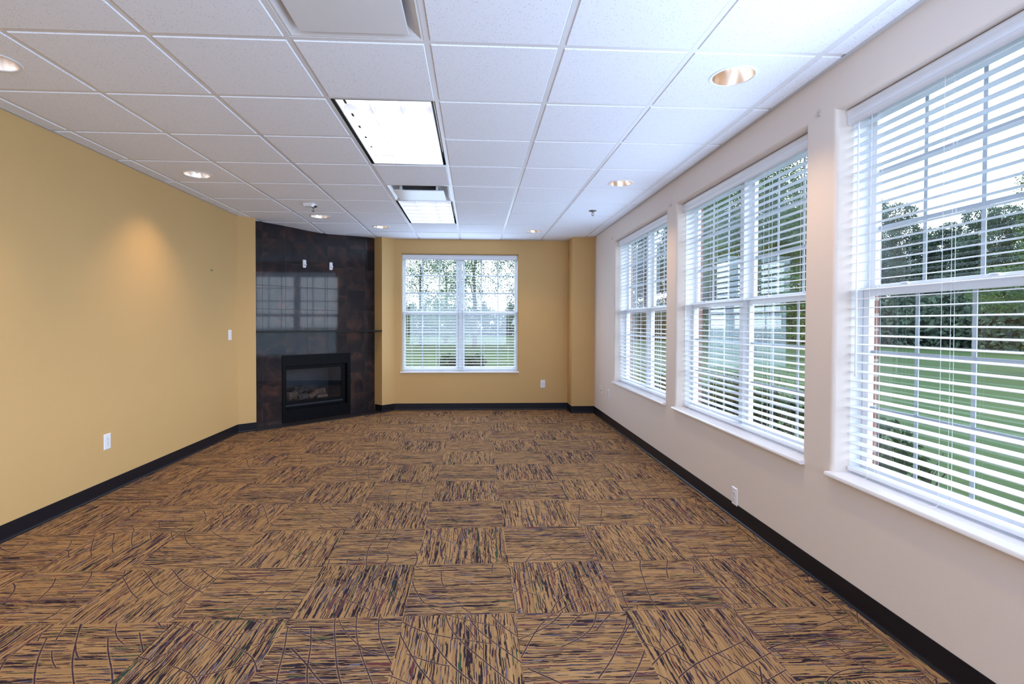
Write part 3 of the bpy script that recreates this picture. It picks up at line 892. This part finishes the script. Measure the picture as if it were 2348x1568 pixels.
def diffuser(r, lab, tiltdeg, ph):
    cx_, cy_ = GX0 + 2.5 * G, GY0 + (r + .5) * G
    e = empty('air_diffuser', (cx_, cy_, HC), 0)
    h = G / 2 - .011
    # stepped pan sloping up to the duct neck
    m = MB()
    steps = [(h, .006), (h - .012, .004), (h - .030, .012), (h - .075, .040), (h - .120, .052)]
    L = [[(-i, -i, z), (i, -i, z), (i, i, z), (-i, i, z)] for i, z in steps]
    for A_, B_ in zip(L[:-1], L[1:]):
        for k in range(4): m.quad(A_[k], A_[(k + 1) % 4], B_[(k + 1) % 4], B_[k])
    m.build('pan', M_METALW, e, smooth=True)
    m = MB(); i = h - .119
    m.lathe([(i, .052), (i * .98, .12)], 32); m.disc(i * .98, .12, 32)
    for k in range(4):
        c_, s_ = [(-i, -i), (i, -i), (i, i), (-i, i)][k], [(-i, -i), (i, -i), (i, i), (-i, i)][(k + 1) % 4]
        m.quad((*c_, .052), (*s_, .052), (*s_, .125), (*c_, .125))
    m.build('neck', plain('duct_grey', (0.2, 0.2, 0.21), .5), e)
    p = MB(); q = h - .060
    t = radians(tiltdeg)
    def tp(x, y, z):
        y2 = (y - q) ; return (x, q + y2 * cos(t), z + y2 * sin(t))
    for z0, z1, w in ((ph, ph + .008, q),):
        vs = [tp(x, y, z) for z in (z0, z1) for y in (-w, w) for x in (-w, w)]
        p.add(vs, [(0, 2, 3, 1), (4, 5, 7, 6), (0, 1, 5, 4), (2, 6, 7, 3), (0, 4, 6, 2), (1, 3, 7, 5)])
    p.build('face_panel', M_METALW, e, bevel=.003)
    for sx in (-1, 1):
        for yy in (-q * .75, q * .75):
            b = MB(); a = tp(sx * q * .72, yy, ph + .008); b.box(a[0] - .012, a[0] + .012, a[1] - .003, a[1] + .003, a[2], .07)
            b.build('hanger', M_METALW, e)
    return tag(e, lab, 'air diffuser', 'square plaque air diffusers')
diffuser(-1, 'large white square air diffuser panel at the top edge of the ceiling', 0, -.004)
diffuser(4, 'white square air diffuser with loose panel hanging before the far light', 2.6, -.008)

# linear slot grille by the back wall
e = empty('slot_grille', (.699, 7.735, HC), 0)
m = MB(); fw_, fd = .29, .052
frame_rect_xy = ((-fw_, fw_, -fd, -fd + .014), (-fw_, fw_, fd - .014, fd), (-fw_, -fw_ + .014, -fd + .014, fd - .014), (fw_ - .014, fw_, -fd + .014, fd - .014))
for a, b, c, d in frame_rect_xy: m.box(a, b, c, d, -.006, .0)
m.build('frame', M_METALW, e)
m = MB()
for k in range(5):
    y = -fd + .022 + k * .015; m.box(-fw_ + .014, fw_ - .014, y - .0015, y + .0015, -.005, .0)
m.build('blades', M_METALW, e)
m = MB(); m.box(-fw_ + .014, fw_ - .014, -fd + .014, fd - .014, -.0015, -.0005); m.build('duct_opening', M_SLOT, e)
tag(e, 'narrow slotted air grille in the ceiling at the back wall', 'air grille')

# sprinklers and detector
def sprinkler(x, y, lab):
    e = empty('fire_sprinkler', (x, y, HC), 0)
    m = MB(); m.lathe([(.043, .0), (.043, -.003), (.030, -.009), (.012, -.010), (.010, -.010)], 24); m.disc(.0105, -.010, 24)
    m.build('escutcheon', M_BRASS, e, smooth=True)
    m = MB(); m.lathe([(.010, -.010), (.010, -.024), (.007, -.024)], 12)
    for s in (-1, 1): m.tube([(s * .008, 0, -.022), (s * .014, 0, -.034), (s * .011, 0, -.046), (0, 0, -.054)], .0028, 6)
    m.tube([(0, 0, -.024), (0, 0, -.048)], .0022, 6)
    m.build('frame_arms', M_BRASS, e, smooth=True)
    m = MB()
    for k in range(12):
        a = 2 * pi * k / 12; b_ = a + .34
        m.add([(0, 0, -.056), (.017 * cos(a), .017 * sin(a), -.057), (.017 * cos(b_), .017 * sin(b_), -.057), (0, 0, -.058)], [(0, 1, 2), (3, 2, 1)])
    m.lathe([(.0, -.054), (.009, -.055), (.009, -.058), (0, -.058)], 12)
    m.build('deflector', M_BRASS, e)
    return tag(e, lab, 'sprinkler', 'ceiling fire sprinklers')
sprinkler(1.31, 5.755, 'metal fire sprinkler hanging from the ceiling on the right side')
sprinkler(-1.737, 5.738, 'metal fire sprinkler hanging beside the white ceiling sensor on the left')
e = empty('ceiling_sensor', (-1.735, 5.60, HC), radians(-12))
m = MB(); m.box(-.060, .060, -.035, .035, -.010, 0); m.build('mount_plate', M_PLATE, e, bevel=.003)
m = MB()
m.add([(-.055, -.030, -.010), (.055, -.030, -.010), (.055, .030, -.010), (-.055, .030, -.010),
       (-.048, -.028, -.034), (.030, -.028, -.034), (.030, .026, -.034), (-.048, .026, -.034)],
      [(0, 1, 5, 4), (1, 2, 6, 5), (2, 3, 7, 6), (3, 0, 4, 7), (4, 5, 6, 7)])
m.build('housing', M_PLATE, e, bevel=.003)
tag(e, 'small white boxy sensor on the ceiling beside the left sprinkler', 'sensor')

# ------------------------------------------------------------------ outlets and switches (local: x right, -y into the room)
def plate(loc, rz, kind, lab, w=.072, h=.118):
    e = empty('wall_outlet' if kind == 'outlet' else ('light_switch' if kind == 'switch' else 'cable_outlet'), loc, rz)
    m = MB(); i = .005
    vs = [(-w / 2, 0, -h / 2), (w / 2, 0, -h / 2), (w / 2, 0, h / 2), (-w / 2, 0, h / 2)]
    vs += [(-w / 2, -.003, -h / 2), (w / 2, -.003, -h / 2), (w / 2, -.003, h / 2), (-w / 2, -.003, h / 2)]
    vs += [(-w / 2 + i, -.0065, -h / 2 + i), (w / 2 - i, -.0065, -h / 2 + i), (w / 2 - i, -.0065, h / 2 - i), (-w / 2 + i, -.0065, h / 2 - i)]
    fs = []
    for k in (0, 4):
        for j in range(4): fs.append((k + j, k + (j + 1) % 4, k + 4 + (j + 1) % 4, k + 4 + j))
    fs.append((8, 9, 10, 11)); m.add(vs, fs)
    m.build('cover_plate', M_PLATE, e)
    if kind == 'outlet':
        for s in (-1, 1):
            zc = s * .0195; m = MB(); out = []
            for k in range(24):
                a = 2 * pi * k / 24; out.append((.0172 * cos(a), max(-.0125, min(.0125, .0172 * sin(a)))))
            n = 24
            vs = [(x_, -.0063, zc + z_) for x_, z_ in out] + [(x_, -.0082, zc + z_) for x_, z_ in out]
            m.add(vs, [tuple(range(n, 2 * n))] + [(i_, (i_ + 1) % n, n + (i_ + 1) % n, n + i_) for i_ in range(n)])
            rec = m.build('receptacle', M_PLATE, e)
            m = MB()
            m.box(-.0075, -.0050, -.0086, -.0080, zc - .002, zc + .008); m.box(.0050, .0070, -.0086, -.0080, zc - .001, zc + .007)
            m.box(-.0024, .0024, -.0086, -.0080, zc - .0095, zc - .005)
            m.build('slots', M_SLOT, rec)
        m2 = MB(); m2.box(-.0028, .0028, -.0082, -.0060, -.0028, .0028); m2.build('screw', M_CHROME, e, bevel=.001)
    elif kind == 'switch':
        m = MB(); m.box(-.006, .006, -.0085, -.006, -.013, .013); m.build('switch_well', M_PLATE, e)
        m = MB(); m.add([(-.0045, -.0085, -.008), (.0045, -.0085, -.008), (.0045, -.0085, .010), (-.0045, -.0085, .010), (-.004, -.018, .004), (.004, -.018, .004), (.004, -.016, .011), (-.004, -.016, .011)],
                        [(0, 1, 5, 4), (1, 2, 6, 5), (2, 3, 7, 6), (3, 0, 4, 7), (4, 5, 6, 7)])
        m.build('toggle', M_PLATE, e)
        for z in (-.03, .03):
            m = MB(); m.box(-.0025, .0025, -.0078, -.006, z - .0025, z + .0025); m.build('screw', M_SLOT, e)
    else:
        m = MB(); m.box(-.0065, .0065, -.010, -.006, -.012, .004); m.build('jack', M_SLOT, e)
        for z in (-.03, .03):
            m = MB(); m.box(-.0025, .0025, -.0078, -.006, z - .0025, z + .0025); m.build('screw', M_CHROME, e)
    return e
g = 'white wall plates'
tag(plate((XL, 4.098, .396), pi / 2, 'outlet', ''), 'white double power outlet low on the yellow left wall', 'outlet', g)
tag(plate((XL, 6.10, 1.161), pi / 2, 'switch', ''), 'white switch plate at mid height on the yellow wall left of the fireplace', 'light switch', g)
tag(plate((1.038, YB, .389), 0, 'outlet', ''), 'white double power outlet on the yellow back wall right of the window', 'outlet', g)
tag(plate((XR, 3.388, .150), -pi / 2, 'outlet', ''), 'white power outlet overlapping the black baseboard under the right windows', 'outlet', g)
tag(plate((XR, 7.075, .392), -pi / 2, 'cable', ''), 'white cable plate on the beige wall nearest the far corner', 'cable outlet', g)
tag(plate((XR, 6.690, .388), -pi / 2, 'outlet', ''), 'white power outlet on the beige wall just left below the farthest right window', 'outlet', g)

def wall_hook(loc, rz, lab, mat, s=1.0, nm='wall_hook'):
    e = empty(nm, loc, rz)
    m = MB(); n = 20
    out = [(.011 * s * cos(2 * pi * k / n), .016 * s * sin(2 * pi * k / n)) for k in range(n)]
    m.add([(x, 0, z) for x, z in out] + [(x * .8, -.005, z * .85) for x, z in out], [tuple(range(n, 2 * n))] + [(i, (i + 1) % n, n + (i + 1) % n, n + i) for i in range(n)])
    m.build('base_plate', mat, e, smooth=True)
    m = MB(); m.tube([(0, -.004, .004 * s), (0, -.009, -.012 * s), (0, -.016, -.016 * s), (0, -.020, -.006 * s)], [.003, .003, .0028, .002], 6)
    m.build('hook', mat, e, smooth=True)
    return tag(e, lab, 'hook', 'small hooks on the walls')
M_CLR = mat_glass('clear_hook_plastic', (.90, .90, .90), 1.5)
wall_hook((XR, 2.579, 2.372), -pi / 2, 'small clear hook on the beige wall beside the nearest right window', M_CLR, 1.3)
wall_hook((XR, 4.581, 2.361), -pi / 2, 'small clear hook on the beige wall beside the top of the middle right window', M_CLR, 1.1)
wall_hook((XR, 6.534, 2.384), -pi / 2, 'small clear hook on the beige wall beside the farthest right window', M_CLR, 1.0)
wall_hook((XL, 5.685, 1.863), pi / 2, 'tiny metal picture hook on the yellow left wall', M_BRASS, .9, 'picture_hook')

# ------------------------------------------------------------------ outdoors
GZ = -0.35
m = MB(); m.box(-150, 190, YB + .31 - 60, 200, GZ - .2, GZ)
lawn = m.build('lawn', M_LAWN); tag(lawn, 'mown green lawn seen through every window', 'lawn', kind='stuff')
m = MB(); m.box(-70, 6, 74, 77.5, GZ, GZ + .03)
tag(m.build('road', M_ROAD), 'pale strip of road across the far lawn behind the back window', 'road')

def leaves(m, blobs, n, size, rng):
    tot = sum(b[3] ** 2 for b in blobs)
    for bx, by, bz, br, sq in blobs:
        k = int(n * br * br / tot)
        for _ in range(k):
            a = rng.uniform(0, 2 * pi); z = rng.uniform(-1, 1); q = sqrt(1 - z * z)
            rr = br * (rng.uniform(.45, 1.0) ** .5) * rng.uniform(.88, 1.10)
            p = Vector((bx + rr * q * cos(a), by + rr * q * sin(a), bz + rr * z * sq))
            nrm = Vector((rng.gauss(0, 1), rng.gauss(0, 1), rng.gauss(.5, 1))).normalized()
            t1 = nrm.orthogonal().normalized(); t1.rotate(Matrix.Rotation(rng.uniform(0, 6.28), 3, nrm)); t2 = nrm.cross(t1)
            s = size * rng.uniform(.6, 1.3)
            m.add([p - t1 * s, p - t2 * s * .55, p + t1 * s, p + t2 * s * .55], [(0, 1, 2, 3)])
def tree_mesh(H, R, seed, low, n, ls):
    rng = random.Random(seed)
    blobs = []
    nb = 16
    for i in range(nb):
        t = (i + .5) / nb; z = low + (H - low) * t
        w = R * sin(pi * min(1, .12 + .88 * t) ** .8) * .95 + .15 * R
        a = rng.uniform(0, 2 * pi); d = w * rng.uniform(.15, .75)
        blobs.append((d * cos(a), d * sin(a), z, R * rng.uniform(.28, .46), .8))
    blobs.append((0, 0, H * .6, R * .62, 1.2))
    f = MB(); leaves(f, blobs, n, ls, rng)
    tr = MB(); tr.tube([(0, 0, -.1), (.1, 0, H * .3), (0, .1, H * .62), (.1, 0, H * .85)], [H * .022, H * .017, H * .010, H * .004], 8)
    for b in blobs[::2]:
        z0 = max(.8, b[2] - R * .5); tr.tube([(0, 0, z0), (b[0] * .5, b[1] * .5, (z0 + b[2]) / 2 + .2), (b[0], b[1], b[2])], [H * .007, H * .005, H * .002], 5)
    return f, tr
PT = []
for i, (H, R, low, n, ls, lm) in enumerate([(17, 4.6, 1.6, 42000, .12, M_LEAF_D), (14, 4.2, 1.2, 40000, .11, M_LEAF_D), (19, 5.0, 2.0, 42000, .13, M_LEAF_D), (11, 3.6, .9, 50000, .062, M_LEAF_L), (9, 4.0, 1.4, 15000, .065, M_LEAF_L)]):
    f, tr = tree_mesh(H, R, 40 + i, low, n, ls)
    e = empty('tree', (0, 0, GZ)); a = f.build('foliage', lm, e, norm=False); b = tr.build('trunk', M_BARK, e, norm=False)
    PT.append((e, a, b, False))
used = [False] * 5
def put_tree(v, x, y, rz, s, lab, group=None, cat='tree'):
    e, a, b, _ = PT[v]
    if not used[v]:
        used[v] = True; c = e
    else:
        c = e.copy(); COL.objects.link(c)
        for q in (a, b):
            d = q.copy(); COL.objects.link(d); d.parent = c
    c.location = (x, y, GZ); c.rotation_euler = (0, 0, rz); c.scale = (s, s, s)
    return tag(c, lab, cat, group)
rng = random.Random(5)
def polar(px, dist):       # a bearing (picture column) and a distance from the room
    a = math.atan((px - 1149.9) / F_PX) + YAW
    return dist * sin(a), dist * cos(a)
put_tree(3, *polar(2470, 24), 1.0, .66, 'nearest bright green tree seen at the right edge of the nearest right window', None)
put_tree(3, *polar(1725, 30), 2.2, 1.08, 'tall light green tree seen through the near half of the middle right window', None)
put_tree(1, *polar(1600, 38), 2.9, .92, 'dark tree seen through the far half of the middle right window', None)
put_tree(4, *polar(1088, 36), .6, .88, 'tree with sky beside it seen in the right half of the back window', None)
put_tree(4, *polar(1185, 37), 4.1, .86, 'light green tree at the right edge of the back window', None)
put_tree(4, *polar(965, 40), 2.1, .80, 'pale airy tree seen at the left of the back window', None)
put_tree(4, *polar(1022, 44), 5.1, .84, 'pale airy tree seen left of the middle post of the back window', None)
ORD = ['first', 'second', 'third', 'fourth', 'fifth', 'sixth', 'seventh', 'eighth']; seen_n = {}
for px, dist, v, s in [(905, 82, 0, .27), (945, 86, 1, .33), (1000, 84, 0, .28), (1050, 88, 1, .32), (1110, 84, 0, .29), (1170, 88, 1, .36),
                       (1400, 70, 0, .9), (1480, 66, 1, 1.0), (1550, 64, 2, .9), (1620, 60, 0, 1.0), (1700, 60, 1, 1.05), (1770, 58, 2, .9), (1850, 56, 0, 1.0),
                       (1930, 54, 1, 1.0), (2000, 55, 2, .80), (2060, 52, 0, .82), (2120, 54, 1, .86), (2180, 52, 2, .66), (2240, 50, 0, .80), (2310, 48, 1, .95)]:
    x, y = polar(px, dist)
    if px > 1400: s *= y / dist
    win = ('far back window' if px < 1250 else 'farthest right window' if px < 1540 else 'middle right window' if px < 1880 else 'nearest right window')
    seen_n[win] = seen_n.get(win, 0) + 1
    put_tree(v, x, y, rng.uniform(0, 6), s, 'dark tree in the distant belt, %s from the left beyond the %s' % (ORD[seen_n[win] - 1], win), 'far belt of woodland trees')
# dense undergrowth below the belt, one long hedge of bushes
f = MB(); rg = random.Random(9)
bl = []
for q in range(60):
    px = 860 + q * 28; d = 62 - (max(0, px - 1300)) * .016
    if px < 1250: d = 72
    x, y = polar(px, d); bl.append((x, y, GZ + 1.2, 2.4 + rg.uniform(-.4, .8), 1.0))
leaves(f, bl, 60000, .22, rg)
o = f.build('undergrowth', M_LEAF_D, norm=False)
tag(o, 'dark undergrowth along the foot of the far trees', 'undergrowth', kind='stuff')

def shrub(x, y, w, h, seed, lab, mat, n=2600, ls=.035, twigs=True, group=None, box=False):
    rg = random.Random(seed); e = empty('shrub', (x, y, GZ))
    f = MB(); bl = []
    if box:
        for a in (-.5, 0, .5):
            for b in (-.3, .3):
                for c in (.2, .5, .78): bl.append((a * w, b * w, c * h, w * .30, .9))
    else:
        for i in range(9): bl.append((rg.uniform(-.5, .5) * w, rg.uniform(-.5, .5) * w, h * rg.uniform(.2, .85), w * .28, .9))
    leaves(f, bl, n, ls, rg); f.build('foliage', mat, e, norm=False)
    t = MB()
    for i in range(16):
        a = rg.uniform(0, 2 * pi); r = w * rg.uniform(.25, .6)
        t.tube([(0, 0, 0), (r * .5 * cos(a), r * .5 * sin(a), h * .5), (r * cos(a), r * sin(a), h * rg.uniform(.85, 1.08))], [.006, .004, .002], 5)
    t.build('stems', M_BARK, e, norm=False)
    return tag(e, lab, 'shrub', group)
shrub(-0.24, 10.55, .60, 1.12, 1, 'dense clipped dark bush in the middle of the back window', M_LEAF_S, 5200, .035, box=True)
shrub(-1.62, 10.3, .40, 1.1, 2, 'narrow leafy shrub at the left edge of the back window', M_LEAF_L, 2600, .035)
shrub(2.95, 5.35, .80, 1.10, 3, 'leafy shrub outside the far half of the middle right window', M_LEAF_S, 3000, .035, group='shrubs along the right outside wall')
shrub(2.95, 4.35, .85, 1.15, 4, 'leafy shrub outside the near half of the middle right window', M_LEAF_S, 3200, .035, group='shrubs along the right outside wall')
shrub(3.0, 6.6, .85, 1.12, 6, 'leafy shrub outside the farthest right window', M_LEAF_S, 3000, .035, group='shrubs along the right outside wall')
shrub(2.75, 3.40, .62, .80, 5, 'low leafy shrub in the lower left corner of the nearest right window', M_LEAF_S, 2200, .035, group='shrubs along the right outside wall')

bpy.context.view_layer.update()
